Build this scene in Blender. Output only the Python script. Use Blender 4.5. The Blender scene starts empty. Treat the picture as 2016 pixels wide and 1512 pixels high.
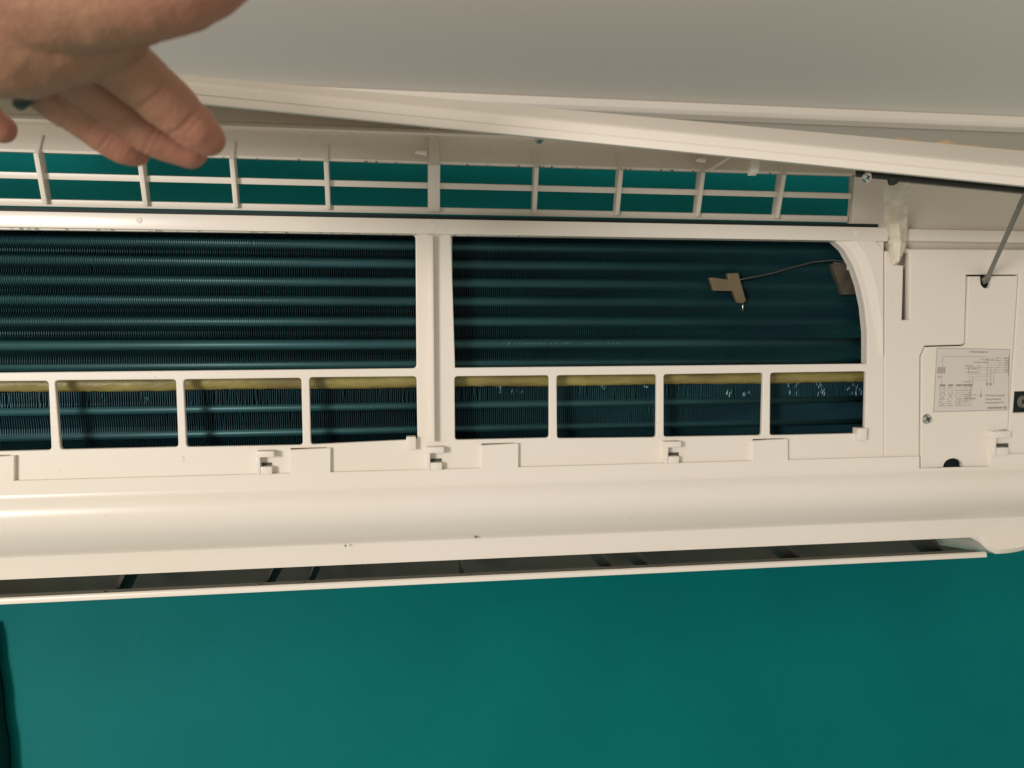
import bpy, bmesh, math, random
from mathutils import Vector, Matrix
random.seed(7)
sc = bpy.context.scene
# ------------------------------------------------------------------ camera
F_PX = 1500.0                      # focal length in pixels of a 2016 px wide frame
PITCH = math.radians(18)
Xc = Vector((10592, 122, -F_PX)).normalized()
_b = F_PX / math.tan(PITCH); _a = -(F_PX * F_PX + 122 * _b) / 10592
Zc = Vector((_a, _b, -F_PX)).normalized()
Yc = Zc.cross(Xc)
ROT = Matrix((Xc, Yc, Zc))         # camera -> world
CAM = Vector((0.0, -0.70, 1.95))
cd = bpy.data.cameras.new('camera'); cam = bpy.data.objects.new('camera', cd)
sc.collection.objects.link(cam); sc.camera = cam
cam.matrix_world = Matrix.Translation(CAM) @ ROT.to_4x4()
cd.sensor_width = 36; cd.lens = 36 * F_PX / 2016; cd.clip_start = 0.01; cd.clip_end = 60
cd.dof.use_dof = True; cd.dof.focus_distance = 0.55; cd.dof.aperture_fstop = 9.0
# ------------------------------------------------------------------ light
sc.view_settings.view_transform = 'Standard'; sc.view_settings.look = 'None'
sc.view_settings.exposure = 0; sc.view_settings.gamma = 1
w = bpy.data.worlds.new('World'); sc.world = w; w.use_nodes = True
w.node_tree.nodes['Background'].inputs[0].default_value = (1.0, 0.95, 0.83, 1)
w.node_tree.nodes['Background'].inputs[1].default_value = 0.50
def area(name, loc, target, size, power, col):
    l = bpy.data.lights.new(name, 'AREA'); l.shape = 'DISK'; l.size = size; l.energy = power; l.color = col
    o = bpy.data.objects.new(name, l); sc.collection.objects.link(o)
    o.location = loc; o.rotation_euler = (Vector(target) - Vector(loc)).to_track_quat('-Z', 'Y').to_euler()
    return o
area('room_lamp', (-1.30, -1.85, 1.68), (0, -0.2, 2.1), 0.50, 30, (1.0, 0.935, 0.89))

# ------------------------------------------------------------------ materials
def mat(name, base, rough=0.45, metal=0.0, spec=0.5, bump=0.0, bscale=300, var=0.0, vscale=12, coat=0.0, sss=0.0, col2=None, stretch=None, flecks=False):
    m = bpy.data.materials.new(name); m.use_nodes = True
    nt = m.node_tree; b = nt.nodes['Principled BSDF']
    b.inputs['Base Color'].default_value = (*base, 1); b.inputs['Roughness'].default_value = rough
    b.inputs['Metallic'].default_value = metal; b.inputs['Specular IOR Level'].default_value = spec
    b.inputs['Coat Weight'].default_value = coat
    if sss:
        b.inputs['Subsurface Weight'].default_value = sss
        b.inputs['Subsurface Radius'].default_value = (1.0, 0.35, 0.2); b.inputs['Subsurface Scale'].default_value = 0.006
    tc = nt.nodes.new('ShaderNodeTexCoord'); mp = nt.nodes.new('ShaderNodeMapping')
    nt.links.new(tc.outputs['Object'], mp.inputs[0])
    if stretch: mp.inputs['Scale'].default_value = stretch
    if bump:
        n = nt.nodes.new('ShaderNodeTexNoise'); n.inputs['Scale'].default_value = bscale; n.inputs['Detail'].default_value = 4
        nt.links.new(mp.outputs[0], n.inputs[0])
        bp = nt.nodes.new('ShaderNodeBump'); bp.inputs['Strength'].default_value = bump; bp.inputs['Distance'].default_value = 0.001
        nt.links.new(n.outputs[0], bp.inputs['Height']); nt.links.new(bp.outputs[0], b.inputs['Normal'])
    if var:
        n = nt.nodes.new('ShaderNodeTexNoise'); n.inputs['Scale'].default_value = vscale; n.inputs['Detail'].default_value = 6
        nt.links.new(mp.outputs[0], n.inputs[0])
        r = nt.nodes.new('ShaderNodeValToRGB'); r.color_ramp.elements[0].position = 0.35; r.color_ramp.elements[1].position = 0.68
        c2 = col2 or tuple(c * (1 - var) for c in base)
        r.color_ramp.elements[0].color = (*c2, 1); r.color_ramp.elements[1].color = (*base, 1)
        nt.links.new(n.outputs[0], r.inputs[0]); nt.links.new(r.outputs[0], b.inputs['Base Color'])
    if flecks:                     # specks of dirt and faint smudges
        vo = nt.nodes.new('ShaderNodeTexVoronoi'); vo.inputs['Scale'].default_value = 95; nt.links.new(mp.outputs[0], vo.inputs[0])
        sz = nt.nodes.new('ShaderNodeMath'); sz.operation = 'MULTIPLY_ADD'; sz.inputs[1].default_value = .22; sz.inputs[2].default_value = -.14
        sp = nt.nodes.new('ShaderNodeSeparateColor'); nt.links.new(vo.outputs['Color'], sp.inputs[0]); nt.links.new(sp.outputs[0], sz.inputs[0])
        lt = nt.nodes.new('ShaderNodeMath'); lt.operation = 'LESS_THAN'; nt.links.new(vo.outputs['Distance'], lt.inputs[0]); nt.links.new(sz.outputs[0], lt.inputs[1])
        k = nt.nodes.new('ShaderNodeMath'); k.operation = 'MULTIPLY'; k.inputs[1].default_value = .30; nt.links.new(lt.outputs[0], k.inputs[0])
        mx = nt.nodes.new('ShaderNodeMix'); mx.data_type = 'RGBA'; mx.inputs[7].default_value = (.32, .27, .20, 1)
        nt.links.new(k.outputs[0], mx.inputs[0]); nt.links.new(r.outputs[0], mx.inputs[6]); nt.links.new(mx.outputs[2], b.inputs['Base Color'])
        n2 = nt.nodes.new('ShaderNodeTexNoise'); n2.inputs['Scale'].default_value = 9; n2.inputs['Detail'].default_value = 3; nt.links.new(mp.outputs[0], n2.inputs[0])
        mr = nt.nodes.new('ShaderNodeMapRange'); mr.inputs['To Min'].default_value = rough - .04; mr.inputs['To Max'].default_value = rough + .07
        nt.links.new(n2.outputs[0], mr.inputs[0]); nt.links.new(mr.outputs[0], b.inputs['Roughness'])
    return m
M = {}
M['plastic'] = mat('off_white_plastic', (0.80, 0.735, 0.655), 0.38, var=0.06, vscale=5, bump=0.05, bscale=700, col2=(0.77, 0.70, 0.60), flecks=True)
M['gloss'] = mat('glossy_white_plastic', (0.81, 0.745, 0.665), 0.27, var=0.05, vscale=4, col2=(0.78, 0.71, 0.61), flecks=True)
M['wall'] = mat('teal_wall_paint', (0.0, 0.152, 0.148), 0.55, spec=0.08, bump=0.22, bscale=170, var=0.2, vscale=9, col2=(0.0, 0.134, 0.136))
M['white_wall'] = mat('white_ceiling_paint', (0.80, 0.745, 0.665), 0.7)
M['upper'] = mat('shaded_upper_wall_paint', (0.36, 0.34, 0.29), 0.7)  # white band, darkened in its colour to stand for shade
M['fin'] = mat('teal_coated_fin', (0.018, 0.092, 0.092), 0.40, metal=0.30, var=0.35, vscale=60, stretch=(0.25, 1, 1), col2=(0.014, 0.055, 0.075))
M['fin_low'] = mat('lit_coated_fin', (0.036, 0.130, 0.155), 0.38, metal=0.35, var=0.4, vscale=50, stretch=(0.3, 1, 1), col2=(0.022, 0.075, 0.105))  # same teal coating, made brighter and bluer for light on the lower coil
M['bracket'] = mat('grimy_brown_bracket', (0.085, 0.068, 0.045), 0.6, var=0.5, vscale=90)
M['glint'] = mat('bent_fin_glint', (0.10, 0.20, 0.215), 0.4, metal=0.3)  # pale colour standing in for glints on bent fins and tube bands
M['tube'] = mat('teal_coated_collar', (0.028, 0.105, 0.115), 0.45, metal=0.35, var=0.45, vscale=30, stretch=(0.3, 1, 1))
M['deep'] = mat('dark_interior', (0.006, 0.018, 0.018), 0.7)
M['duct'] = mat('dark_outlet_plastic', (0.085, 0.076, 0.055), 0.6, var=0.3, vscale=20)
M['vane'] = mat('grey_vane_plastic', (0.07, 0.066, 0.05), 0.6)
M['black'] = mat('black_foam_seal', (0.022, 0.021, 0.018), 0.7, bump=0.6, bscale=400)
M['foam'] = mat('olive_foam_tape', (0.34, 0.285, 0.085), 0.42, bump=1.0, bscale=220, var=0.5, vscale=55, stretch=(0.35, 1, 1), col2=(0.17, 0.13, 0.04))
M['steel'] = mat('zinc_screw', (0.62, 0.60, 0.56), 0.25, metal=1.0)
M['strut'] = mat('grey_strut', (0.19, 0.18, 0.15), 0.5)
M['tan'] = mat('tan_clip_plastic', (0.155, 0.115, 0.06), 0.5, var=0.2, vscale=60)
M['wire'] = mat('grey_wire', (0.06, 0.05, 0.045), 0.5)
M['label'] = mat('paper_label', (0.66, 0.61, 0.55), 0.45)
M['ink'] = mat('printed_ink', (0.33, 0.295, 0.25), 0.6)
M['crust'] = mat('aged_foam_crust', (0.80, 0.72, 0.60), 0.7, bump=1.0, bscale=180, var=0.4, vscale=110, col2=(0.62, 0.54, 0.42))
M['stain'] = mat('tan_glue_residue', (0.55, 0.40, 0.22), 0.6, var=0.3, vscale=80)
M['ring'] = mat('tarnished_silver_ring', (0.030, 0.026, 0.020), 0.35, metal=0.0, spec=0.5)
M['shadow_sheet'] = mat('dark_green_shadow', (0.001, 0.012, 0.010), 0.95, spec=0.0, bump=0.8, bscale=200)  # near-black colour of the sheet that stands for a wall shadow

# ------------------------------------------------------------------ geometry helpers
YZ = math.radians(23.0)
def ray(px, py): return ROT @ Vector((px - 1008, 756 - py, -F_PX))
def hit(px, py, p0, nrm):
    r = ray(px, py); return CAM + r * ((p0 - CAM).dot(nrm) / r.dot(nrm))
def W(px, py, d):                  # point at depth d in front of the lens
    return CAM + ROT @ Vector(((px - 1008) / F_PX * d, (756 - py) / F_PX * d, -d))
r0 = ray(860, 600)
O = CAM + r0.normalized() * 0.55
U = Vector((1, 0, 0)); V = Vector((0, -math.sin(YZ), math.cos(YZ))); N = Vector((0, -math.cos(YZ), -math.sin(YZ)))
def fp(px, py, n=0.0):             # frame-plane coordinates (u along the unit, v up the slope)
    p = hit(px, py, O + N * n, N) - O
    return (p.dot(U), p.dot(V))
def fw(u, v, n): return O + U * u + V * v + N * n
def FW(px, py, n=0.0): return hit(px, py, O + N * n, N)
GA = math.radians(36.0)
GO = FW(860, 418, -0.012)
GV = Vector((0, -math.sin(GA), math.cos(GA))); GN = Vector((0, -math.cos(GA), -math.sin(GA)))
def GW(px, py, n=0.0): return hit(px, py, GO + GN * n, GN)
def YP(px, py, y): return hit(px, py, Vector((0, y, 0)), Vector((0, 1, 0)))

def link(name, me, material, parent=None):
    if parent is not None:
        loc = parent_loc(parent); me.transform(Matrix.Translation(-loc))
    me.materials.clear(); me.materials.append(M[material] if isinstance(material, str) else material)
    o = bpy.data.objects.new(name, me); sc.collection.objects.link(o)
    if parent is not None: o.parent = parent
    return o
def parent_loc(p):
    l = Vector(p.location)
    while p.parent: p = p.parent; l = l + p.location
    return l
def obj(name, bm, material, parent=None, smooth=False):
    bmesh.ops.recalc_face_normals(bm, faces=bm.faces)
    me = bpy.data.meshes.new(name); bm.to_mesh(me); bm.free()
    if smooth:
        for p in me.polygons: p.use_smooth = True
        if smooth == 'auto':
            me.set_sharp_from_angle(angle=math.radians(32))
    return link(name, me, material, parent)
def thing(name, label, cat, loc):
    o = bpy.data.objects.new(name, None); sc.collection.objects.link(o); o.location = loc
    o.empty_display_size = 0.05; o['label'] = label; o['category'] = cat
    return o
def hexa(bm, P):                   # 8 points: bottom ring 0-3, top ring 4-7
    vs = [bm.verts.new(p) for p in P]
    for f in ((0,1,2,3),(4,5,6,7),(0,1,5,4),(1,2,6,5),(2,3,7,6),(3,0,4,7)): bm.faces.new([vs[i] for i in f])
def fbox(bm, u0, u1, v0, v1, n0, n1):
    hexa(bm, [fw(u0,v0,n0), fw(u1,v0,n0), fw(u1,v1,n0), fw(u0,v1,n0), fw(u0,v0,n1), fw(u1,v0,n1), fw(u1,v1,n1), fw(u0,v1,n1)])
def bevel(bm, off, seg=2, ang=30):
    bmesh.ops.recalc_face_normals(bm, faces=bm.faces)
    es = [e for e in bm.edges if len(e.link_faces) == 2 and e.calc_face_angle(0) > math.radians(ang)]
    bmesh.ops.bevel(bm, geom=es, offset=off, segments=seg, affect='EDGES', profile=0.6, clamp_overlap=True)
def pbox(name, px0, px1, py0, py1, n0, n1, material, parent, bv=0.0006):   # box seen at these corners on plane n1
    a = fp(px0, py1, n1); b = fp(px1, py0, n1); bm = bmesh.new()
    fbox(bm, a[0], b[0], a[1], b[1], n0, n1)
    if bv: bevel(bm, bv)
    return obj(name, bm, material, parent, 'auto')
def extrude(profile, x0, x1, closed=True, nx=1):   # profile: list of (Y,Z)
    bm = bmesh.new(); rings = []
    for i in range(nx + 1):
        x = x0 + (x1 - x0) * i / nx
        rings.append([bm.verts.new((x, y, z)) for y, z in profile])
    n = len(profile)
    for a, b in zip(rings, rings[1:]):
        for j in range(n if closed else n - 1): bm.faces.new((a[j], a[(j+1) % n], b[(j+1) % n], b[j]))
    if closed: bm.faces.new(rings[0]); bm.faces.new(rings[-1])
    return bm
def plate(name, outlines, n0, n1, material, parent, bv=0.0008):  # 2-D outlines (first outer, others holes) in frame coordinates
    cu = bpy.data.curves.new('tmp', 'CURVE'); cu.dimensions = '2D'; cu.fill_mode = 'BOTH'
    for ol in outlines:
        s = cu.splines.new('POLY'); s.points.add(len(ol) - 1); s.use_cyclic_u = True
        for p, q in zip(s.points, ol): p.co = (q[0], q[1], 0, 1)
    cu.extrude = (n1 - n0) / 2 - bv; cu.bevel_depth = bv; cu.bevel_resolution = 1; cu.offset = -bv
    t = bpy.data.objects.new('tmp', cu); sc.collection.objects.link(t)
    dg = bpy.context.evaluated_depsgraph_get(); me = bpy.data.meshes.new_from_object(t.evaluated_get(dg))
    bpy.data.objects.remove(t); bpy.data.curves.remove(cu)
    c = fw(0, 0, (n0 + n1) / 2); me.transform(Matrix(((U.x,V.x,N.x,c.x),(U.y,V.y,N.y,c.y),(U.z,V.z,N.z,c.z),(0,0,0,1))))
    for p in me.polygons: p.use_smooth = True
    me.set_sharp_from_angle(angle=math.radians(28))
    me.name = name
    return link(name, me, material, parent)
def rounded(corners, r, n=0.0, seg=4):  # rounded polygon from pixel corners on plane n
    P = [Vector(fp(x, y, n)) for x, y in corners]; out = []
    k = len(P)
    for i in range(k):
        a, b, c = P[i-1], P[i], P[(i+1) % k]
        da = (a - b); dc = (c - b); rr = min(r, da.length * .45, dc.length * .45)
        p0 = b + da.normalized() * rr; p1 = b + dc.normalized() * rr
        for j in range(seg + 1):
            t = j / seg; out.append(tuple(p0 * (1-t)**2 + b * 2*t*(1-t) + p1 * t*t))
    return out
def poly(corners, n=0.0): return [fp(x, y, n) for x, y in corners]
def tube(bm, pts, r, seg=10, cap=True):
    pts = [Vector(p) for p in pts]; rings = []; rr = r if isinstance(r, (list, tuple)) else [r] * len(pts)
    up = Vector((0, 0, 1))
    for i, p in enumerate(pts):
        d = (pts[min(i+1, len(pts)-1)] - pts[max(i-1, 0)]).normalized()
        a = d.cross(up if abs(d.dot(up)) < 0.95 else Vector((0, 1, 0))).normalized(); b = d.cross(a)
        rings.append([bm.verts.new(p + (a * math.cos(2*math.pi*k/seg) + b * math.sin(2*math.pi*k/seg)) * rr[i]) for k in range(seg)])
    for a, b in zip(rings, rings[1:]):
        for k in range(seg): bm.faces.new((a[k], a[(k+1) % seg], b[(k+1) % seg], b[k]))
    if cap: bm.faces.new(rings[0]); bm.faces.new(rings[-1])
def disc(bm, c, nrm, r, h, seg=24, r2=None):       # short cylinder standing on c
    q = nrm.to_track_quat('Z', 'Y'); r2 = r if r2 is None else r2
    A = [bm.verts.new(c + q @ Vector((r*math.cos(2*math.pi*k/seg), r*math.sin(2*math.pi*k/seg), 0))) for k in range(seg)]
    B = [bm.verts.new(c + q @ Vector((r2*math.cos(2*math.pi*k/seg), r2*math.sin(2*math.pi*k/seg), h))) for k in range(seg)]
    for k in range(seg): bm.faces.new((A[k], A[(k+1) % seg], B[(k+1) % seg], B[k]))
    bm.faces.new(A); bm.faces.new(B)
def screw(name, c, nrm, r, parent):
    bm = bmesh.new(); disc(bm, c, nrm, r, r*.35, 24, r*.75)
    o = obj(name, bm, 'steel', parent, 'auto')
    q = nrm.to_track_quat('Z', 'Y'); bm = bmesh.new()
    for a in (0.5, 0.5 + math.pi/2):
        d = q @ Vector((math.cos(a), math.sin(a), 0)); e = q @ Vector((-math.sin(a), math.cos(a), 0)); z = c + nrm * r*.36
        P = [z + d*s*r*.55 + e*t*r*.12 for s, t in ((-1,-1),(1,-1),(1,1),(-1,1))]
        hexa(bm, [p - nrm*r*.1 for p in P] + [p + nrm*r*(.02 + .01*a) for p in P])
    obj('cross_slot', bm, 'black', o)
    return o

XL, XR = -0.52, fp(2210, 800)[0]   # ends of the unit

# ------------------------------------------------------------------ setting
def struct(name, bm, m):
    o = obj(name, bm, m); o['kind'] = 'structure'; return o
ZF = YP(860, 262, 0.0).z           # where the teal paint stops
ZC = YP(860, 179, -0.020).z           # ceiling height
bm = extrude([(0, 0.0), (0.0, ZF), (0.1, ZF), (0.1, 0.0)], -3, 3); struct('wall', bm, 'wall')
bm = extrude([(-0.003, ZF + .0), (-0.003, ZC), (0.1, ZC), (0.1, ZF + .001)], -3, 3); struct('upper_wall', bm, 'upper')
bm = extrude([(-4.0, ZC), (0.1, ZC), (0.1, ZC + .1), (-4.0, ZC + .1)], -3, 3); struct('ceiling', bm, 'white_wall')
zs0, zs1 = YP(860, 203, -0.016).z, ZC - 0.001
bm = extrude([(-0.004, zs0), (-0.014, zs0), (-0.018, zs0 + .003), (-0.020, zs1), (-0.004, zs1)], -3, 3); bevel(bm, .001)
struct('ceiling_trim', bm, M['plastic'])

# ------------------------------------------------------------------ air conditioner
ac = thing('air_conditioner', 'white wall-mounted air conditioner with its front panel lifted, teal coil showing', 'air conditioner',
           (0.0, 0.0, YP(860, 1150, -0.2).z))
# front frame with its windows
xl = -260
win = [(1096,1292,738,862), (1308,1502,735,860)]
holes = []
holes.append(rounded([(-420,447),(818,462),(820,725),(-420,738)], .003))
arc = [(1640,471),(1663,492),(1681,524),(1694,562),(1703,604),(1708,655),(1708,716)]
holes.append([*poly([(888,464)]), *poly(arc), *poly([(896,724)])][::1])
for q in ([(108,749),(346,747),(351,880),(119,885)], [(361,747),(593,744),(596,876),(367,880)], [(609,743),(820,741),(822,865),(612,875)],
          [(-150,752),(95,750),(101,886),(-140,892)], [(895,741),(1081,739),(1081,862),(896,866)], [(1096,739),(1293,737),(1292,861),(1097,863)],
          [(1307,737),(1503,734),(1500,857),(1307,860)], [(1517,734),(1706,731),(1703,853),(1516,857)], [(-420,754),(-164,753),(-154,892),(-410,896)]):
    holes.append(rounded(q, .0024))
tabs = [(-38,28,899,946), (571,651,884,934), (947,1021,875,918), (1481,1552,866,908)]
for a, b, c, d in tabs: holes.append(poly([(a+2, c-1), (b-8, c-3), (b-8, c+3), (a+2, c+5)]))
outer = poly([(-430,432),(1740.6,452),(1740.6,925),(-430,985)])
plate('front_frame', [outer] + holes, -0.004, 0.0, 'plastic', ac, 0.0007)
# top bar of the frame
bm = bmesh.new(); u0, v0 = fp(-430, 441, .002); _, va = fp(860, 431, .003); _, vb = fp(860, 461, .003); u1, _ = fp(1748, 450, .002)
fbox(bm, u0, u1, vb, va, -0.010, 0.003); bevel(bm, .0009); obj('top_bar', bm, 'gloss', ac, 'auto')
for px, py in ((274, 434), (853, 443), (1688, 458)):
    bm = bmesh.new(); disc(bm, FW(px, py, .0028), N, .0022, .0006, 20, .0018); obj('ejector_mark', bm, 'gloss', ac, 'auto')
bm = bmesh.new(); disc(bm, FW(357, 903, -.0002), N, .0022, .0006, 20, .0018); obj('ejector_mark', bm, 'plastic', ac, 'auto')
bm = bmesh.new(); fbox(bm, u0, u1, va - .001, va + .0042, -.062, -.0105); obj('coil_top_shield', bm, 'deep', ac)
# crossbar lips and centre divider
bm = bmesh.new(); a = fp(849, 870, .006); b = fp(856, 462, .006); fbox(bm, a[0], a[0] + .0026, a[1], b[1], -.001, .006); bevel(bm, .0006)
obj('divider_rib', bm, 'plastic', ac, 'auto')
bm = bmesh.new(); vt = fp(860, 463, 0)[1]; vb_ = fp(860, 735, 0)[1]; ua = fp(860, 600)[0]; ub = fp(893, 600)[0]; k = 10
L = []
for v in (vt, vb_):
    L.append([bm.verts.new(fw(ua + (ub-ua)*i/k, v, -.0045 - .012*math.sin(math.pi/2*i/k))) for i in range(k+1)])
for i in range(k): bm.faces.new((L[0][i], L[0][i+1], L[1][i+1], L[1][i]))
obj('divider_web', bm, 'plastic', ac, True)
bm = bmesh.new(); a = fp(822, 735, -.004); b = fp(890, 464, -.004); fbox(bm, a[0]-.0, b[0], a[1], b[1], -.018, -.0045); obj('divider_back', bm, 'plastic', ac)
# pegs at window corners
for px0, px1, py0, py1 in ((800, 819, 860, 886), (1689, 1708, 843, 867)):
    pbox('corner_peg', px0, px1, py0, py1, -.003, .005, 'plastic', ac, .0008)

# arched corner at the right of the coil window
out_arc = [(1681,470),(1702,500),(1716,535),(1726,575),(1733,620),(1737,670),(1738,700)]
bm = bmesh.new(); A = [fw(*fp(x, y, .002), .002 - .0022 * max(0, (y - 600) / 100)) for x, y in out_arc]; B = [fw(*fp(x+1, y, -.001), -.001) for x, y in arc]
C_ = [p - N*.009 for p in B]
rows = []
for L in (A, B, C_):
    pts = []
    for i in range(len(L)-1):
        for t in range(4): pts.append(L[i].lerp(L[i+1], t/4))
    pts.append(L[-1]); rows.append([bm.verts.new(p) for p in pts])
for a, b in zip(rows, rows[1:]):
    for i in range(len(a)-1): bm.faces.new((a[i], a[i+1], b[i+1], b[i]))
obj('arched_flange', bm, 'plastic', ac, 'auto')
blk = poly(out_arc + [(1741,700),(1741,492),(1716,464)], .003)
plate('corner_block', [blk], -.001, .0024, 'plastic', ac, .0008)

# right housing: upper stepped rail, face with slot and cover recess
cov = [(1906,544),(1929,544),(1930,560),(1935,566),(1941,568),(1947,565),(1950,559),(1950,543),(2003,543),(1983,845),(1956,848),(1950,915),(1945,918),
       (1896,919)] + [(1876+20*math.cos(t), 920-18*math.sin(t)) for t in [math.pi*k/8 for k in range(0, 9)]] + [(1812,922),(1814,702),(1822,683),(1894,681),(1901,677)]
covh = [(1903,541),(2006.5,541),(1985.5,847),(1958.5,850),(1951,920.5),(1810,924.5),(1811.5,701),(1820.5,681),(1893,679),(1899,676)]
slot = [(1766,482),(1792,490),(1791,629),(1776,630),(1779,523),(1766,521)]
sock = [(1998,771),(2036,770),(2032,812),(1995,813)]
hn = .0
edge = poly([(1741,492),(1764,492)], hn)
plate('side_housing', [poly([(1741.2,494),(1765,494),(1766,492),(1771,484),(1790,490),(2150,492),(2150,918),(1741.2,928)], hn), poly(covh, hn), poly([(1767,496),(1791,498),(1791,629),(1776,630),(1779,523),(1767,521)], hn), poly(sock, hn)],
      -.006, hn, 'plastic', ac, .0009)
pbox('slot_back', 1750, 1800, 470, 640, -.024, -.013, 'plastic', ac, 0)
pbox('wiring_cavity', 1795, 2060, 530, 935, -.022, -.0085, 'deep', ac, 0)
cp = plate('wiring_cover', [poly(cov, hn)], -.003, .0007, 'plastic', ac, .0006)
screw('cover_screw', FW(1825, 825, .0007), N, .0042, ac)
bm = bmesh.new(); disc(bm, FW(2014, 791, -.0075), N, .0055, .004, 24, .0045); s_ = obj('round_socket', bm, 'strut', ac, 'auto')
bm = bmesh.new(); disc(bm, FW(2016, 791, -.0034), N, .0022, .0004, 20); obj('socket_hole', bm, 'deep', s_)
# wiring label and its print
LN = .0008
lab = [(1843,684),(1989,687),(1986,808),(1836,812)]
lb = plate('wiring_label', [poly(lab, LN)], LN - .0002, LN + .0002, 'label', cp, .00005)
bm = bmesh.new(); c0, cx, cy = Vector(fp(1840, 686, LN)), None, None
TL, TR, BR, BL = [Vector(fp(*p, LN)) for p in lab]
def lp(s, t):                      # s across 0..1, t down 0..1
    a = TL.lerp(TR, s); b = BL.lerp(BR, s); return a.lerp(b, t)
def mark(s0, t0, s1, t1, h=LN + .0003):
    P = [lp(s0,t0), lp(s1,t0), lp(s1,t1), lp(s0,t1)]; bm.faces.new([bm.verts.new(fw(p.x, p.y, h)) for p in P])
def word(s, t, wd, h=.022, dens=.7):
    x = s
    while x < s + wd:
        wch = random.uniform(.004, .010)
        if random.random() < dens: mark(x, t + random.uniform(-.004, .004), x + wch, t + h * random.uniform(.55, 1))
        x += wch + .004
def hl(s0, s1, t, k=.006): mark(s0, t, s1, t + k)
def vl(s, t0, t1, k=.005): mark(s, t0, s + k, t1)
hl(.01,.99,.008); hl(.01,.99,.985,.008); vl(.008,.01,.99); vl(.985,.03,.98)
word(.45,.045,.11,.035,.95); word(.57,.045,.12,.035,.95)
hl(.09,.67,.13); vl(.09,.13,.30); vl(.09,.42,.62)
for k in range(5): mark(.03 + k*.022, .30, .045 + k*.022, .40)
word(.02,.44,.06,.03)
for k in range(7):
    t = .15 + .038*k; hl(.70,.97,t,.004); word(.92,t-.012,.06,.026,.9); word(.80,t-.01,.06,.018,.5)
vl(.975,.12,.44,.008); vl(.69,.15,.55); vl(.74,.30,.60); vl(.78,.36,.58)
for k, t in enumerate((.17,.21,.27,.31,.37)): word(.40 + .1*(k < 2) + .1*(k==0), t, .20, .024, .75)
for t in (.30,.34,.41,.45,.50): hl(.44,.76,t,.004)
vl(.44,.25,.42); vl(.50,.44,.62); hl(.38,.46,.52,.012); vl(.46,.52,.78); vl(.48,.52,.78)
for k, (a, b) in enumerate(((.07,.15),(.18,.25),(.28,.36),(.37,.50))):
    mark(a, .565, b, .60)
    for j in range(9): word(a, .62 + .034*j, b - a, .020, .72 if j < 8 else .9)
word(.41,.73,.14,.02); word(.40,.78,.15,.035,.95); vl(.62,.66,.76); mark(.605,.73,.63,.77); mark(.685,.545,.71,.585); mark(.73,.545,.755,.585)
word(.68,.74,.26,.03,.95); word(.68,.80,.20,.03,.9); word(.68,.855,.24,.03,.95)
mark(.715,.935,.91,.965); mark(.925,.93,.965,.97)
pr = obj('label_print', bm, 'ink', lb); pr['kind'] = 'stuff'

def bar_profile(pts):              # (py, offset from the frame plane) at the column px 860 -> (Y, Z)
    out = []
    for py, n in pts:
        p = FW(860, py, n); out.append((p.y, p.z))
    return out
# stepped rail above the housing, right of the hinge
x0 = fp(1748, 450)[0]; XE = XR
pr = bar_profile([(300, -.014), (432, -.013), (433, -.0005), (459, -.0005), (462, -.004), (482, -.010), (520, -.012)])
pr = pr + [(pr[-1][0] + .004, pr[-1][1]), (pr[0][0] + .004, pr[0][1])]
bm = extrude(pr, x0, XE); bevel(bm, .0012, 2, 20); obj('stepped_rail', bm, 'plastic', ac, 'auto')

# ---- lower cover: flat upper lip with tabs, bulging skin, bottom lip
def col(px, py): return py + (634 - py) * ((px - 860) / (11600 - 860))    # the height at column px of a line through (860, py)
ol = [(-430, col(-430, 924))]
for a, b, c, d in tabs:
    ol += [(a, col(a, 924)), (a, c+2), (b, c-2), (b, col(b, 924))]
def at860(py): return py
ol += [(1811, col(1811, 924)), (1811, 925), (1950, 921), (1950, col(1950, 924)), (2180, col(2180, 924)), (2180, col(2180, 962)), (-430, col(-430, 962))]
plate('cover_lip', [poly(ol, .003)], -.002, .003, 'gloss', ac, .0006)
prof = bar_profile([(950,.0032),(956,.0034),(960,.0042),(968,.0060),(980,.0078),(994,.0086),(1008,.0080),(1022,.0058),(1036,.0022),(1048,-.0022),(1058,-.0065),(1063,-.0095),(1065,-.0098),(1104,-.0115)])
back = [(prof[-1][0] + .004, prof[-1][1] + .002), (prof[0][0] + .02, prof[0][1])]
bm = extrude(prof + back, XL, XR, True, 1)
obj('lower_cover', bm, 'gloss', ac, 'auto')
# outlet duct behind the lip
lip = FW(860, 1104, -.0115)
dz = lip.z
bm = bmesh.new()
XO = hit(1945, 1062, lip, Vector((0,1,0))).x     # right end of the outlet
dp = [(lip.y + .004, dz + .003), (lip.y + .02, dz + .016), (lip.y + .05, dz + .018), (-.030, dz + .008), (-.006, YP(860, 1146, -.006).z)]
bm = extrude(dp, XL, XO + .05, False); obj('outlet_duct', bm, 'duct', ac, True)
# flap: a thin blade lying open, its edge towards the lens
ft = YP(860, 1136, lip.y - .004); fb = YP(860, 1149, lip.y - .004)
sl = (YP(860, 1142, 0).z - ft.z) / (0 - ft.y)
flp = [(ft.y + .0015, ft.z), (ft.y, (ft.z*2+fb.z)/3), (ft.y + .001, fb.z), (ft.y + .06, fb.z + .06*sl + .0012), (ft.y + .06, ft.z + .06*sl - .0005)]
XFl = YP(1945, 1096, ft.y).x
bm = extrude(flp, XL, XFl); bevel(bm, .0006); obj('outlet_flap', bm, 'gloss', ac, 'auto')
flp2 = [(ft.y + .004, ft.z + .0001), (ft.y + .005, ft.z + .0022), (ft.y + .05, ft.z + .0022 + .05*sl), (ft.y + .05, ft.z + .05*sl)]
bm = extrude(flp2, XL, XFl - .006); obj('flap_inner_skin', bm, 'vane', ac)
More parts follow.
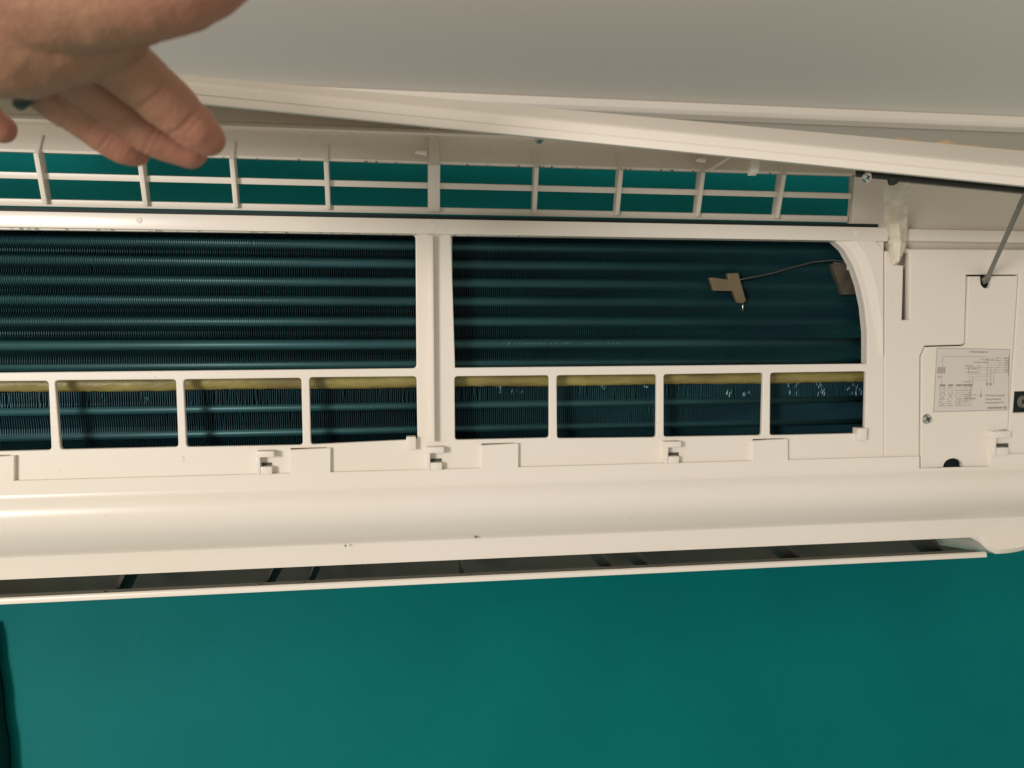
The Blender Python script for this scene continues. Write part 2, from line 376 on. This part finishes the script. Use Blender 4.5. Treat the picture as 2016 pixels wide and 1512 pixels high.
# vanes and flap posts
for px, wd, sk in ((200,.010,.006),(505,.004,.012),(592,.004,.010),(915,.004,-.002),(1225,.006,-.018),(1298,.006,-.018),(1610,.010,-.026),(1900,.012,-.02)):
    b0 = YP(px, col(px, 1141), lip.y + .012); t0 = YP(px + (0), col(px, 1100), lip.y + .03)
    bm = bmesh.new(); z0 = b0.z; z1 = t0.z + .004; x = b0.x
    hexa(bm, [(x, lip.y+.034, z0), (x+.0016, lip.y+.034, z0), (x+.0016+sk*.2, lip.y+.060, z0+.004), (x+sk*.2, lip.y+.060, z0+.004),
              (x+sk*.7, lip.y+.036, z1), (x+sk*.7+wd*.4, lip.y+.036, z1), (x+sk*.9+wd*.4, lip.y+.060, z1), (x+sk*.9, lip.y+.060, z1)])
    obj('air_vane', bm, 'vane', ac)
    bm = bmesh.new(); a = YP(px-9, col(px, 1138), ft.y + .004); b = YP(px+9, col(px, 1133), ft.y + .004)
    hexa(bm, [(a.x, a.y-.003, a.z-.001), (b.x, a.y-.003, a.z-.001), (b.x, a.y+.01, a.z), (a.x, a.y+.01, a.z), (a.x+.001, a.y-.002, b.z), (b.x-.001, a.y-.002, b.z), (b.x-.001, a.y+.01, b.z), (a.x+.001, a.y+.01, b.z)])
    obj('flap_post', bm, 'duct', ac)
# closed right end of the casing, rounded at its corner
XE2 = YP(2075, 1040, lip.y).x
zb = YP(1975, 1089, lip.y).z; yb = lip.y
bm = bmesh.new(); rings = []
for k in range(13):
    t = k / 12; x = XO - .012 + (XE2 - XO + .012) * t
    q = max(0, (x - (XO + .012)) / (XE2 - XO - .012)); lift = .022 * (1 - math.sqrt(max(0, 1 - q*q)))
    q2 = min(1, k / 3); zz = lip.z + (zb - lip.z) * (q2 * q2 * (3 - 2*q2)) + lift
    rings.append([bm.verts.new((x, yb - .0004, lip.z + .002)), bm.verts.new((x, yb, zz + .003)), bm.verts.new((x, yb + .004, zz)), bm.verts.new((x, -.02, zz + .02)), bm.verts.new((x, -.02, lip.z + .05)), bm.verts.new((x, yb + .008, lip.z + .03))])
for a, b in zip(rings, rings[1:]):
    for j in range(6): bm.faces.new((a[j], a[(j+1) % 6], b[(j+1) % 6], b[j]))
bm.faces.new(rings[0]); bm.faces.new(rings[-1]); obj('end_cap', bm, 'gloss', ac, 'auto')

# latch hooks standing on the frame
for px, py, s in ((522, 910, 1.0), (857, 902, 1.0), (1325, 890, .95), (1973, 872, 1.05)):
    n = 0.0
    w_ = 17 * s
    lt = pbox('latch_hook', px - w_, px + w_, py - 22*s, py - 9*s, n - .002, n + .007, 'plastic', ac, .0006)
    bm = bmesh.new()
    a = fp(px - w_, py + 24*s, n + .006); b = fp(px - w_ + 7, py - 9*s, n + .006); fbox(bm, a[0], b[0], a[1], b[1] + .0005, n - .002, n + .0062)
    bevel(bm, .0005); obj('latch_wall', bm, 'plastic', lt, 'auto')
    bm = bmesh.new(); a = fp(px - w_ + 7, py + 24*s, n + .006); b = fp(px + w_ - 4, py + 9*s, n + .006); fbox(bm, a[0], b[0], a[1], b[1], n - .002, n + .0058)
    bevel(bm, .0005); obj('latch_base', bm, 'plastic', lt, 'auto')
    bm = bmesh.new(); a = fp(px - w_ + 7, py + 9*s, n + .001); b = fp(px + w_ - 5, py + 1*s, n + .001); fbox(bm, a[0], b[0], a[1], b[1], n - .0005, n + .0008); obj('latch_pocket', bm, 'vane', lt)

# ---- upper casing and top grille
Yg = GW(860, 322).y
def yz(py, dy): p = YP(860, py, Yg + dy); return (p.y, p.z)
g0 = GW(860, 322)
up = [yz(323, .0), yz(318, -.001), yz(308, -.0003), yz(296, .0008), yz(282, .002), yz(272, .002), yz(269, .000), yz(267, -.0035), yz(262, -.0045), yz(257, -.0035), yz(254, .002)]
backu = [(up[-1][0] + .03, up[-1][1]), (up[5][0] + .02, up[5][1] + .004), (up[0][0] + .004, up[0][1] + .002)]
XG1 = GW(1678, 380).x
bm = extrude(up + backu, XL, XR); obj('upper_casing', bm, 'gloss', ac, 'auto')
u2 = [yz(253.5, .002), yz(245, .005), (yz(222, .009)), (yz(222, .009)[0] + .02, yz(222, .009)[1]), (yz(253.5, .002)[0] + .02, yz(253.5, .002)[1])]
bm = extrude(u2, XL, YP(1080, 250, Yg).x); obj('casing_shoulder', bm, 'gloss', ac, 'auto')
def grail(name, py0, py1, th, x1, m='plastic'):
    a = GW(860, py0); b = GW(860, py1); bm = bmesh.new()
    hexa(bm, [Vector((XL, a.y, a.z)), Vector((x1, a.y, a.z)), Vector((x1, b.y, b.z)), Vector((XL, b.y, b.z))] +
             [Vector((XL, a.y, a.z)) - GN*th, Vector((x1, a.y, a.z)) - GN*th, Vector((x1, b.y, b.z)) - GN*th, Vector((XL, b.y, b.z)) - GN*th])
    bevel(bm, .0006); return obj(name, bm, m, ac, 'auto')
grail('grille_rail', 360, 372, .004, XG1)
grail('grille_rail', 409, 422, .005, XG1)
# solid end of the grille at the right
a = GW(1684, 322); b = GW(1676, 421); bm = bmesh.new(); xe = XR
T = GW(860, 318); Bm = GW(860, 426)
hexa(bm, [Vector((a.x+.001, T.y, T.z)), Vector((xe, T.y, T.z)), Vector((xe, Bm.y, Bm.z)), Vector((b.x+.001, Bm.y, Bm.z))] + [Vector((a.x+.001, T.y, T.z)) - GN*.006, Vector((xe, T.y, T.z)) - GN*.006, Vector((xe, Bm.y, Bm.z)) - GN*.006, Vector((b.x+.001, Bm.y, Bm.z)) - GN*.006])
obj('grille_end_plate', bm, 'plastic', ac)
def grib(px, wmm, ptop, proud=.005):
    c = GW(px, 370); bm = bmesh.new(); th = wmm / 2
    b = GW(860, 416); t = GW(860, 325); tt = YP(860, ptop, Yg + .001)
    def p(x, base, n): return Vector((x, base.y, base.z)) + GN * n
    s0 = [p(c.x - th, b, -.005), p(c.x + th, b, -.005), p(c.x + th, b, proud*.6), p(c.x - th, b, proud*.6)]
    s1 = [p(c.x - th, t, -.005), p(c.x + th, t, -.005), p(c.x + th, t, proud), p(c.x - th, t, proud)]
    s2 = [Vector((c.x - th*.6, tt.y + .012, tt.z + .001)), Vector((c.x + th*.6, tt.y + .012, tt.z + .001)), Vector((c.x + th*.6, tt.y - .0015, tt.z)), Vector((c.x - th*.6, tt.y - .0015, tt.z))]
    R_ = [[bm.verts.new(q) for q in s] for s in (s0, s1, s2)]
    for A, B in zip(R_, R_[1:]):
        for j in range(4): bm.faces.new((A[j], A[(j+1) % 4], B[(j+1) % 4], B[j]))
    bm.faces.new(R_[0]); bm.faces.new(R_[-1]); bevel(bm, .0005, 2)
    return obj('grille_rib', bm, 'plastic', ac, 'auto')
for px, ptop in ((-100, 292), (87, 292), (285, 292), (463, 292), (645, 292), (1053, 292), (1217, 292), (1377, 292), (1535, 292)): grib(px, .0032, ptop)
grib(854, .0085, 250, .006)

# small catches under the casing
def peg(px, py, d, r, ln, m='plastic', name='casing_catch', dirx=-1):
    bm = bmesh.new(); a = YP(px, py, Yg - .006)
    tube(bm, [a, a + Vector((dirx * ln, 0, .0005))], [r, r*.7], 12); return obj(name, bm, m, ac, 'auto')
peg(840, 301, 0, .0022, .008); peg(1388, 316, 0, .0022, .007)
bm = bmesh.new(); a = YP(1397, 334, Yg - .007); b = YP(1437, 308, Yg - .007); tube(bm, [a, b], .0014, 8); obj('casing_brace', bm, 'plastic', ac, 'auto')

# ---- heat exchanger
HN = -.020
XH0, XH1 = -.47, fp(1785, 600, HN)[0]
pitch = .00155
xr = ac
hx = xr
def v_of(py, n): return fp(860, py, n)[1]
vt, vm = v_of(440, HN), v_of(735, HN)
tubes = [(452, HN), (483, HN), (519, HN), (556, HN), (593, HN), (633, HN), (678, HN+.0025), (716, HN-.001)]
vb0, vb1 = v_of(763, HN), v_of(895, HN - .008)
low = [(799, HN + .0009), (846, HN - .0016)]
def hprof():                       # front edge of the upper fins: gently scalloped
    out = []; k = 56
    cs = [v_of(p, n) for p, n in tubes]
    for i in range(k + 1):
        v = vt + (vm - vt) * i / k
        dd = min(abs(v - c) for c in cs); q = max(0, 1 - dd / .0065)
        q = q ** .7; n = HN - .0036 * (1 - q)
        kk = v_of(662, HN)
        if v < kk:
            e = (kk - v) / .02
            n += .003 * math.sin(min(1, e) * math.pi) * .8 - .004 * max(0, e - .6)
        out.append((v, n))
    return out
def lprof():
    out = []; k = 26
    cs = [v_of(p, n) for p, n in low]
    for i in range(k + 1):
        t = i / k; v = vb0 + (vb1 - vb0) * t; dd = min(abs(v - c) for c in cs); q = max(0, 1 - dd / .005)
        out.append((v, HN + .001 - .008 * t * t - .0020 * (1 - q)))
    return out
def fins(prof, depth, name, bent=0.0, material='fin'):
    bm = bmesh.new(); x = XH0; i = 0; ou = O.x
    while x < XH1:
        th = .00022; vs = []
        k = len(prof); ph = random.uniform(-.00012, .00012)
        bend = [0.0] * k
        if bent and random.random() < bent * (0.3 + 1.2 * max(0, math.sin(x * 40))):
            c = random.uniform(0, k * .35); am = random.uniform(-.0011, .0011)
            bend = [am * math.exp(-((j - c) / 2.2) ** 2) for j in range(k)]
        F0 = []; F1 = []; B0 = []
        for j, (v, n) in enumerate(prof):
            xx = x - ou + ph * math.sin(j * .4) + bend[j]
            F0.append(bm.verts.new(fw(xx, v, n))); F1.append(bm.verts.new(fw(xx + th, v, n))); B0.append(bm.verts.new(fw(x - ou, v, n - depth)))
        for j in range(k - 1):
            bm.faces.new((F0[j], F1[j], F1[j+1], F0[j+1])); bm.faces.new((F0[j], F0[j+1], B0[j+1], B0[j])); bm.faces.new((F1[j], B0[j], B0[j+1], F1[j+1]))
        x += pitch; i += 1
    me = bpy.data.meshes.new(name); bm.to_mesh(me); bm.free()
    o = link(name, me, material, hx); o['kind'] = 'stuff'; return o
hp, lpf = hprof(), lprof()
fins(hp, .006, 'coil_fins', .02)
fins(lpf, .005, 'coil_fins', .5, 'fin_low')
for (py, n) in tubes:
    v = v_of(py, n); bm = bmesh.new(); tube(bm, [fw(XH0 - O.x, v, n - .0045), fw(XH1 - .004 - O.x, v, n - .0045)], .0038, 16); obj('coil_tube', bm, 'tube', hx, True)
for (py, n) in low:
    v = v_of(py, n); bm = bmesh.new(); tube(bm, [fw(XH0 - O.x, v, n - .0032), fw(XH1 - .002 - O.x, v, n - .0032)], .0030, 16); obj('coil_tube', bm, 'tube', hx, True)
bm = bmesh.new(); fbox(bm, XH0 - O.x, XH1 + .03 - O.x, v_of(910, HN-.02), v_of(436, HN-.02), -.045, -.034); obj('coil_back', bm, 'deep', hx)
# bent fin tips, and pale flakes painted in as glints on the coil
bm = bmesh.new()
for cx_, cy_, n_, sx_, sy_, ln in ((1562,758,6,12,5,.0028),(1560,776,4,8,4,.0032),(1612,760,6,6,6,.003),(1614,776,7,9,4,.0034),(1680,764,8,14,5,.0026),(1685,776,7,12,4,.003),(1430,778,6,9,4,.0032),
        (1470,776,6,14,4,.0024),(982,770,4,5,5,.003),(1016,772,7,12,4,.0018),(1190,765,3,5,3,.0022),(1270,764,4,7,4,.0022),(290,790,9,9,6,.0020),(50,786,4,20,3,.0016),(44,548,5,10,10,.0030),(208,786,3,8,5,.003),(100,786,4,12,3,.0014)):
    for k in range(n_):
        p = FW(cx_ + random.uniform(-sx_, sx_), cy_ + random.uniform(-sy_, sy_), HN + .0022); t = V * ln * random.uniform(.5, 1.1) + U * ln * random.uniform(.05, .25); wd_ = U * random.uniform(.00008, .0002) + N * .0001
        bm.faces.new([bm.verts.new(q) for q in (p - wd_, p + wd_, p + wd_*.5 + t, p - wd_*.5 + t)])
for k in range(46):
    px = random.choice((random.uniform(985, 1240), random.uniform(1000, 1120), random.uniform(1180, 1235)))
    p = FW(px, col(px, 677) + random.uniform(-1, 1), HN + .0032); q = random.uniform(.00018, .00034)
    bm.faces.new([bm.verts.new(p + U*a*q + V*b*q*1.8) for a, b in ((-1,-1),(1,-1),(1,1),(-1,1))])
for px in (1697, 1702, 1707):
    p = FW(px, 670, HN + .0032); bm.faces.new([bm.verts.new(p + U*a*.0004 + V*b*.0009) for a, b in ((-1,-1),(1,-1),(1,1),(-1,1))])
o = obj('bent_fin_tips_and_glints', bm, 'glint', hx); o['kind'] = 'stuff'
# foam tape
bm = bmesh.new(); nseg = 260; rings = []
for i in range(nseg + 1):
    x = XH0 + (XH1 - XH0) * i / nseg - O.x; sg = .0003 * math.sin(i * .13) + random.uniform(-.00012, .00012); r = .0048 + random.uniform(-.00015, .0002)
    vc = v_of(749, HN + .006)
    rings.append([bm.verts.new(fw(x, vc + sg + r * math.cos(a) * 1.15, HN + .001 + r * math.sin(a) * 1.1)) for a in [math.pi * k / 9 for k in range(10)]])
for a, b in zip(rings, rings[1:]):
    for j in range(9): bm.faces.new((a[j], a[j+1], b[j+1], b[j]))
obj('foam_tape', bm, 'foam', ac, True)
# sensor clip, wire, end bracket
c = HN + .006
cl = plate('sensor_clip', [poly([(1432,538),(1454,537),(1460,560),(1469,592),(1463,597),(1452,596),(1443,573),(1405,572),(1397,547),(1402,546),(1434,550)], c)], c - .004, c, 'tan', ac, .0006)
bm = bmesh.new(); a = FW(1462, 598, c - .002); tube(bm, [a, FW(1462, 614, c - .003)], [.0008, .0003], 8); obj('probe_tip', bm, 'steel', cl, True)
bm = bmesh.new(); pts = [(1450,552),(1480,546),(1520,538),(1560,526),(1600,516),(1640,512),(1668,516),(1690,530)]
tube(bm, [FW(x, y, HN + .004) for x, y in pts], .00055, 8); obj('sensor_wire', bm, 'wire', ac, True)
bm = bmesh.new(); tube(bm, [FW(x, y + 5, HN + .0035) for x, y in pts[5:]], .0007, 8); obj('sensor_wire', bm, 'wire', ac, True)
bk = plate('end_bracket', [poly([(1638,520),(1664,516),(1688,572),(1684,580),(1660,580)], HN + .004)], HN - .002, HN + .004, 'bracket', ac, .0006)
bm = bmesh.new(); fbox(bm, XH1 - .006 - O.x, XH1 + .016 - O.x, v_of(885, HN), v_of(450, HN), HN - .016, HN - .006); obj('coil_end_plate', bm, 'vane', ac)

# ---- lifted front panel, seen almost along its own plane
YA, YB = -.365, -.215
def PT(px, py, y): return YP(px, py, y)
eL, eR = -300, 2500
def ylow(px): return 272 + (px - 1040) * .1015 if px < 1475 else 316 + (px - 1475) * .097
bm = bmesh.new()
# section across the edge: (dy px above the lower line, depth back)
nx = 40
def sect(px):
    b = ylow(px); bev = 4 + max(0, (px - 900)) * .021; th = 42
    P = [(b, YA + .004), (b - 3, YA + .001), (b - th*.42, YA), (b - th*.46, YA + .0004), (b - th*.50, YA - .0003), (b - th + 4, YA + .0002), (b - th, YA + .002), (b - th - bev, YA + .012), (b - th - bev - 3, YB + .01), (b - 12, YB + .01)]
    return [YP(px, py, y) for py, y in P]
SL, SRr = sect(300), sect(2000)
def plerp(x):                      # straight panel: every section lies on the same straight edges
    return [a + (b - a) * ((x - a.x) / (b.x - a.x)) for a, b in zip(SL, SRr)]
rings = []
for i in range(2):
    x = (-.42, .55)[i]; rings.append([bm.verts.new(p) for p in plerp(x)])
k = len(rings[0])
for j in range(k): bm.faces.new((rings[0][j], rings[0][(j+1) % k], rings[1][(j+1) % k], rings[1][j]))
bm.faces.new(rings[0]); bm.faces.new(rings[1]); bevel(bm, .0006, 2, 15)
fpn = obj('front_panel', bm, 'gloss', ac, 'auto')
def strip(name, px0, px1, dy0, dy1, y0, y1, m, bv=.0005):   # bar running along the underside of the panel
    bm = bmesh.new(); P = []
    for px, y in ((px0, y0), (px1, y0), (px1, y1), (px0, y1)):
        P.append(YP(px, ylow(px) + dy1, y))
    Q = []
    for px, y in ((px0, y0), (px1, y0), (px1, y1), (px0, y1)):
        Q.append(YP(px, ylow(px) + dy0, y))
    hexa(bm, P + Q); bevel(bm, bv); return obj(name, bm, m, fpn, 'auto')
strip('black_seal', 1684, 2200, -2, 12, YA + .012, YA + .028, 'black')
strip('seal_backing', 1760, 2200, 11, 15, YA + .018, YA + .030, 'plastic')
screw('panel_screw', YP(1707, 349, YA + .012), Vector((0, -.8, -.6)).normalized(), .0030, fpn)
screw('panel_screw', YP(1062, 277, YA + .030), Vector((0, -.35, -.93)).normalized(), .0024, fpn)
bm = bmesh.new(); a = YP(1757, 352, YA + .014); disc(bm, a, Vector((0, 0, -1)), .0028, .0028, 16); obj('seal_stud', bm, 'black', fpn)
bm = bmesh.new(); a = YP(1487, 312, YA + .03); b = YP(1487, 337, YA + .03); hexa(bm, [Vector((b.x-.0028, b.y, b.z)), Vector((b.x+.0024, b.y, b.z)), Vector((b.x+.0024, b.y+.005, b.z)), Vector((b.x-.0028, b.y+.005, b.z)),
     Vector((a.x-.0024, a.y, a.z)), Vector((a.x+.003, a.y, a.z)), Vector((a.x+.003, a.y+.005, a.z)), Vector((a.x-.0024, a.y+.005, a.z))]); bevel(bm, .0005); obj('panel_peg', bm, 'plastic', fpn, 'auto')
# glue residue along the top of the panel edge
bm = bmesh.new(); prev = None
for i in range(34):
    px = 1765 + i * 9; b = ylow(px) - 42 - (4 + (px - 900)*.021) - 1
    h = 5 + 3.5*math.sin(i*.7) * (i < 12) + (4 if i in (0, 1, 11, 12) else 0) + random.uniform(-1, 1); h = max(1.5, h * (1 - .4*(i > 20)))
    a = YP(px, b + 3, YA + .014); c = YP(px, b - h, YA + .016); d = YP(px, b - h, YA + .03)
    cur = [bm.verts.new(a), bm.verts.new(c), bm.verts.new(d)]
    if prev:
        for j in range(2): bm.faces.new((prev[j], prev[j+1], cur[j+1], cur[j]))
    prev = cur
obj('glue_residue', bm, 'stain', fpn, True)

# ---- hinge arm with crusty old foam, and the prop strut
bm = bmesh.new()
hp_ = [(1768,362,21,-.325),(1769,385,20,-.312),(1768,405,19,-.30),(1767,425,19,-.29),(1768,445,18,-.282),(1770,465,15,-.275),(1771,485,12,-.268),(1770,503,7,-.262),(1768,516,2.5,-.258)]
rings = []
for i in range(len(hp_) * 4 - 3):
    a = hp_[i // 4]; b = hp_[min(i // 4 + 1, len(hp_) - 1)]; t = (i % 4) / 4
    px, py, wv, y = [p * (1-t) + q * t for p, q in zip(a, b)]
    jl, jr = random.uniform(-1.2, 1.2), random.uniform(-.8, .8)
    base = FW(px, py, .002).y
    y = base - .040 * max(0, (440 - py) / 80) - .004
    l = YP(px - wv + jl, py, y + random.uniform(-.0005,.0005)); m_ = YP(px + 2 + jl, py, y - .003 + random.uniform(-.0007,.0007)); r = YP(px + wv + jr, py, y)
    rings.append([bm.verts.new(p) for p in (l, l.lerp(m_, .5) + Vector((0, random.uniform(-.0006,.0005), 0)), m_, m_.lerp(r, .5) + Vector((0, random.uniform(-.001,.001), 0)), r, r + Vector((0, .005, 0)), l + Vector((0, .005, 0)))])
for a, b in zip(rings, rings[1:]):
    for j in range(7): bm.faces.new((a[j], a[(j+1) % 7], b[(j+1) % 7], b[j]))
bm.faces.new(rings[0]); bm.faces.new(rings[-1]); obj('hinge_arm', bm, 'crust', ac, 'auto')
bm = bmesh.new(); e0 = FW(1940, 556, -.001); e0b = FW(1947, 541, .006); e1 = YP(2014, 392, YA + .045); e2 = YP(2024, 372, YA + .03)
def flatbar(pts, wd, th):
    R_ = []
    for i, p in enumerate(pts):
        d = (pts[min(i+1, len(pts)-1)] - pts[max(i-1, 0)]).normalized(); s = d.cross(N).normalized(); n_ = s.cross(d)
        R_.append([bm.verts.new(p + s*a*wd[i] + n_*b*th) for a, b in ((-1,-1),(1,-1),(1,1),(-1,1))])
    for a, b in zip(R_, R_[1:]):
        for j in range(4): bm.faces.new((a[j], a[(j+1) % 4], b[(j+1) % 4], b[j]))
    bm.faces.new(R_[0]); bm.faces.new(R_[-1])
flatbar([e0, FW(1942,546,.003), e0b, e1, e2], [.0026, .0036, .0034, .0036, .0040], .0012); bevel(bm, .0005)
obj('prop_strut', bm, 'strut', ac, 'auto')

# small dirt specks on the cover are things one can see, kept as one part
bm = bmesh.new()
for px, py, r in ((561, 1057, .0009), (680, 1075, .0008), (937, 1058, .0011)):
    a = FW(px, py, -.0045); disc(bm, a - N*.001, N, r, .0016, 8, r*.5)
for i in range(26):
    px = random.uniform(300, 1700); py = random.uniform(319, 324) ; a = YP(px, col(px, 323), Yg - .0006)
    disc(bm, a, Vector((0,-1,0)), random.uniform(.0003,.0008), .0005, 6)
for i in range(60):
    px = random.uniform(0, 1640); a = FW(px, col(px, 463), .001); disc(bm, a, N, random.uniform(.0002,.0006), .0004, 6)
o = obj('dust_specks', bm, 'strut', ac); o['kind'] = 'stuff'

# ------------------------------------------------------------------ dark sheet standing in for the soft shadow at lower left
bm = bmesh.new(); rings = []
for i in range(16):
    t = i / 15; py = 1225 + 420 * t
    xr_ = YP(-12 + 50 * t ** .8 + 1.5*math.sin(i*1.7), py, -.006)
    rings.append([bm.verts.new((xr_.x - .07 + .07*k/10, -.006 - .0015*math.sin(k*1.3 + .3*t), xr_.z)) for k in range(11)])
for a, b in zip(rings, rings[1:]):
    for j in range(10): bm.faces.new((a[j], a[j+1], b[j+1], b[j]))
cu_ = obj('shadow_sheet', bm, 'shadow_sheet', None, True); cu_['label'] = 'dark green sheet standing in for a soft shadow on the teal wall at lower left'; cu_['category'] = 'shadow_sheet'
md = cu_.modifiers.new('thick', 'SOLIDIFY'); md.thickness = .002

# ------------------------------------------------------------------ the raised hand
hand = thing('person', 'raised bare hand with a silver ring, fingers spread before the air conditioner', 'person', W(60, 60, .27))
def skin_mat():
    m = mat('skin', (0.40, 0.19, 0.12), 0.48, bump=0.4, bscale=650, sss=0.10)
    nt = m.node_tree; b = nt.nodes['Principled BSDF']
    at = nt.nodes.new('ShaderNodeAttribute'); at.attribute_name = 'tip'
    n = nt.nodes.new('ShaderNodeTexNoise'); n.inputs['Scale'].default_value = 70; n.inputs['Detail'].default_value = 5
    tc = nt.nodes.new('ShaderNodeTexCoord'); nt.links.new(tc.outputs['Object'], n.inputs[0])
    m1 = nt.nodes.new('ShaderNodeMix'); m1.data_type = 'RGBA'; m1.inputs[6].default_value = (0.38, 0.20, 0.115, 1); m1.inputs[7].default_value = (0.34, 0.155, 0.09, 1)
    m2 = nt.nodes.new('ShaderNodeMix'); m2.data_type = 'RGBA'; m2.inputs[7].default_value = (0.43, 0.17, 0.11, 1)
    nt.links.new(n.outputs[0], m1.inputs[0]); nt.links.new(at.outputs['Fac'], m2.inputs[0]); nt.links.new(m1.outputs[2], m2.inputs[6])
    nt.links.new(m2.outputs[2], b.inputs['Base Color'])
    return m
M['skin'] = skin_mat()
# chains: (px, py, depth, radius in px)
ch = {
 'index':  [(150,70,.262,64),(205,95,.268,60),(254,136,.276,55),(296,172,.283,51.5),(322,196,.287,50),(360,232,.293,44.5),(385,254,.297,42),(406,272,.301,36)],
 'middle': [(70,100,.275,60),(130,135,.284,48),(185,178,.292,44.5),(222,206,.296,45),(262,238,.302,38.5),(300,264,.306,40.5),(340,282,.310,37),(372,296,.313,33.5)],
 'ring':   [(10,110,.285,55),(80,165,.294,45),(122,200,.298,42),(148,216,.300,43),(186,245,.305,39),(214,266,.308,40),(240,283,.311,37),(261,294,.314,33)],
 'little': [(-130,100,.29,52),(-110,140,.30,38),(-75,185,.308,34),(-40,220,.313,31),(-18,240,.316,30),(2,254,.318,27)],
 'thumb':  [(60,-20,.245,130),(190,-15,.243,108),(290,-28,.243,100),(350,-40,.244,96),(400,-52,.246,84),(438,-66,.248,70)],
 'palm1':  [(-420,-120,.24,190),(-250,-60,.245,185),(-100,10,.25,176),(20,45,.254,143),(110,40,.257,128),(185,22,.258,108)],
 'palm2':  [(-150,40,.262,150),(-60,60,.266,122),(20,75,.268,100),(90,70,.266,90),(150,60,.262,82)],
 'web':    [(185,25,.256,92),(235,20,.254,72),(262,5,.252,78)],
 'fore':   [(-1100,-420,.20,230),(-700,-240,.22,205),(-420,-120,.24,190)],
}
bm = bmesh.new()
tips = []
for nm, pts in ch.items():
    fk = 1.07 if nm in ('index', 'middle', 'ring', 'little') else 1.0
    P = [W(a, b, d) for a, b, d, r in pts]; Rr = [r * d / F_PX * (fk if i < len(pts) - 1 else 1.03) for i, (a, b, d, r) in enumerate(pts)]
    if nm in ('index', 'middle', 'ring', 'little', 'thumb'): tips.append((P[-1], Rr[-1]))
    for i in range(len(P) - 1):
        L = (P[i+1] - P[i]).length; k = max(2, int(L / (.22 * min(Rr[i], Rr[i+1]))))
        for j in range(k + (i == len(P) - 2)):
            t = j / k; c = P[i].lerp(P[i+1], t); r = Rr[i]*(1-t) + Rr[i+1]*t
            bmesh.ops.create_icosphere(bm, subdivisions=3 if r < .014 else 3, radius=r, matrix=Matrix.Translation(c))
me = bpy.data.meshes.new('hand_raw'); bm.to_mesh(me); bm.free()
t_ = bpy.data.objects.new('tmp', me); sc.collection.objects.link(t_)
rm = t_.modifiers.new('r', 'REMESH'); rm.mode = 'VOXEL'; rm.voxel_size = .0008; rm.use_smooth_shade = True
sm = t_.modifiers.new('s', 'SMOOTH'); sm.factor = .5; sm.iterations = 7
dg = bpy.context.evaluated_depsgraph_get(); me2 = bpy.data.meshes.new_from_object(t_.evaluated_get(dg)); bpy.data.objects.remove(t_)
me2.name = 'hand'
me2.update()
creases = []
for nm, i in (('index', 3), ('index', 5), ('middle', 3), ('middle', 5), ('ring', 3), ('ring', 5), ('index', 1), ('middle', 1), ('little', 2)):
    a, b, c_ = [W(*ch[nm][j][:3]) for j in (i-1, i, min(i+1, len(ch[nm])-1))]
    creases.append((b, (c_ - a).normalized(), ch[nm][i][3] * ch[nm][i][2] / F_PX * 1.6))
newco = []
from mathutils import noise
for v in me2.vertices:
    p = v.co.copy(); nn = v.normal; dsp = 0.00035 * noise.noise(p * 160) + 0.0005 * noise.noise(p * 45)
    for c_, d_, R_ in creases:
        q_ = p - c_
        if q_.length < R_:
            t_a = q_.dot(d_) + .0007 * noise.noise(p * 220)
            for off, am in ((0, .00042), (.0024, .0002)):
                dsp -= am * math.exp(-((t_a - off) / .0009) ** 2)
    newco.append(p + nn * dsp)
for v, p in zip(me2.vertices, newco): v.co = p
me2.update()
at = me2.attributes.new('tip', 'FLOAT', 'POINT')
vals = []
for v in me2.vertices:
    d = min((v.co - p).length / (r * 3.2) for p, r in tips); vals.append(max(0.0, min(1.0, 1.25 - d)) ** 1.2)
at.data.foreach_set('value', vals)
for p in me2.polygons: p.use_smooth = True
link('hand', me2, 'skin', hand)
# ring on the ring finger
a0 = W(75,160,.296); a1 = W(120,195,.302); d = (a1 - a0).normalized(); q = d.to_track_quat('Z', 'Y'); c = W(66, 172, .290)
bm = bmesh.new(); R0 = .0095; k1, k2 = 40, 8; RR = []
for i in range(k1):
    a = 2*math.pi*i/k1; e = q @ Vector((math.cos(a), math.sin(a), 0))
    RR.append([bm.verts.new(c + e*(R0 + .0009*math.cos(b)) + d*.0022*math.sin(b)) for b in [2*math.pi*j/k2 for j in range(k2)]])
for i in range(k1):
    for j in range(k2): bm.faces.new((RR[i][j], RR[(i+1) % k1][j], RR[(i+1) % k1][(j+1) % k2], RR[i][(j+1) % k2]))
obj('finger_ring', bm, 'ring', hand, True)
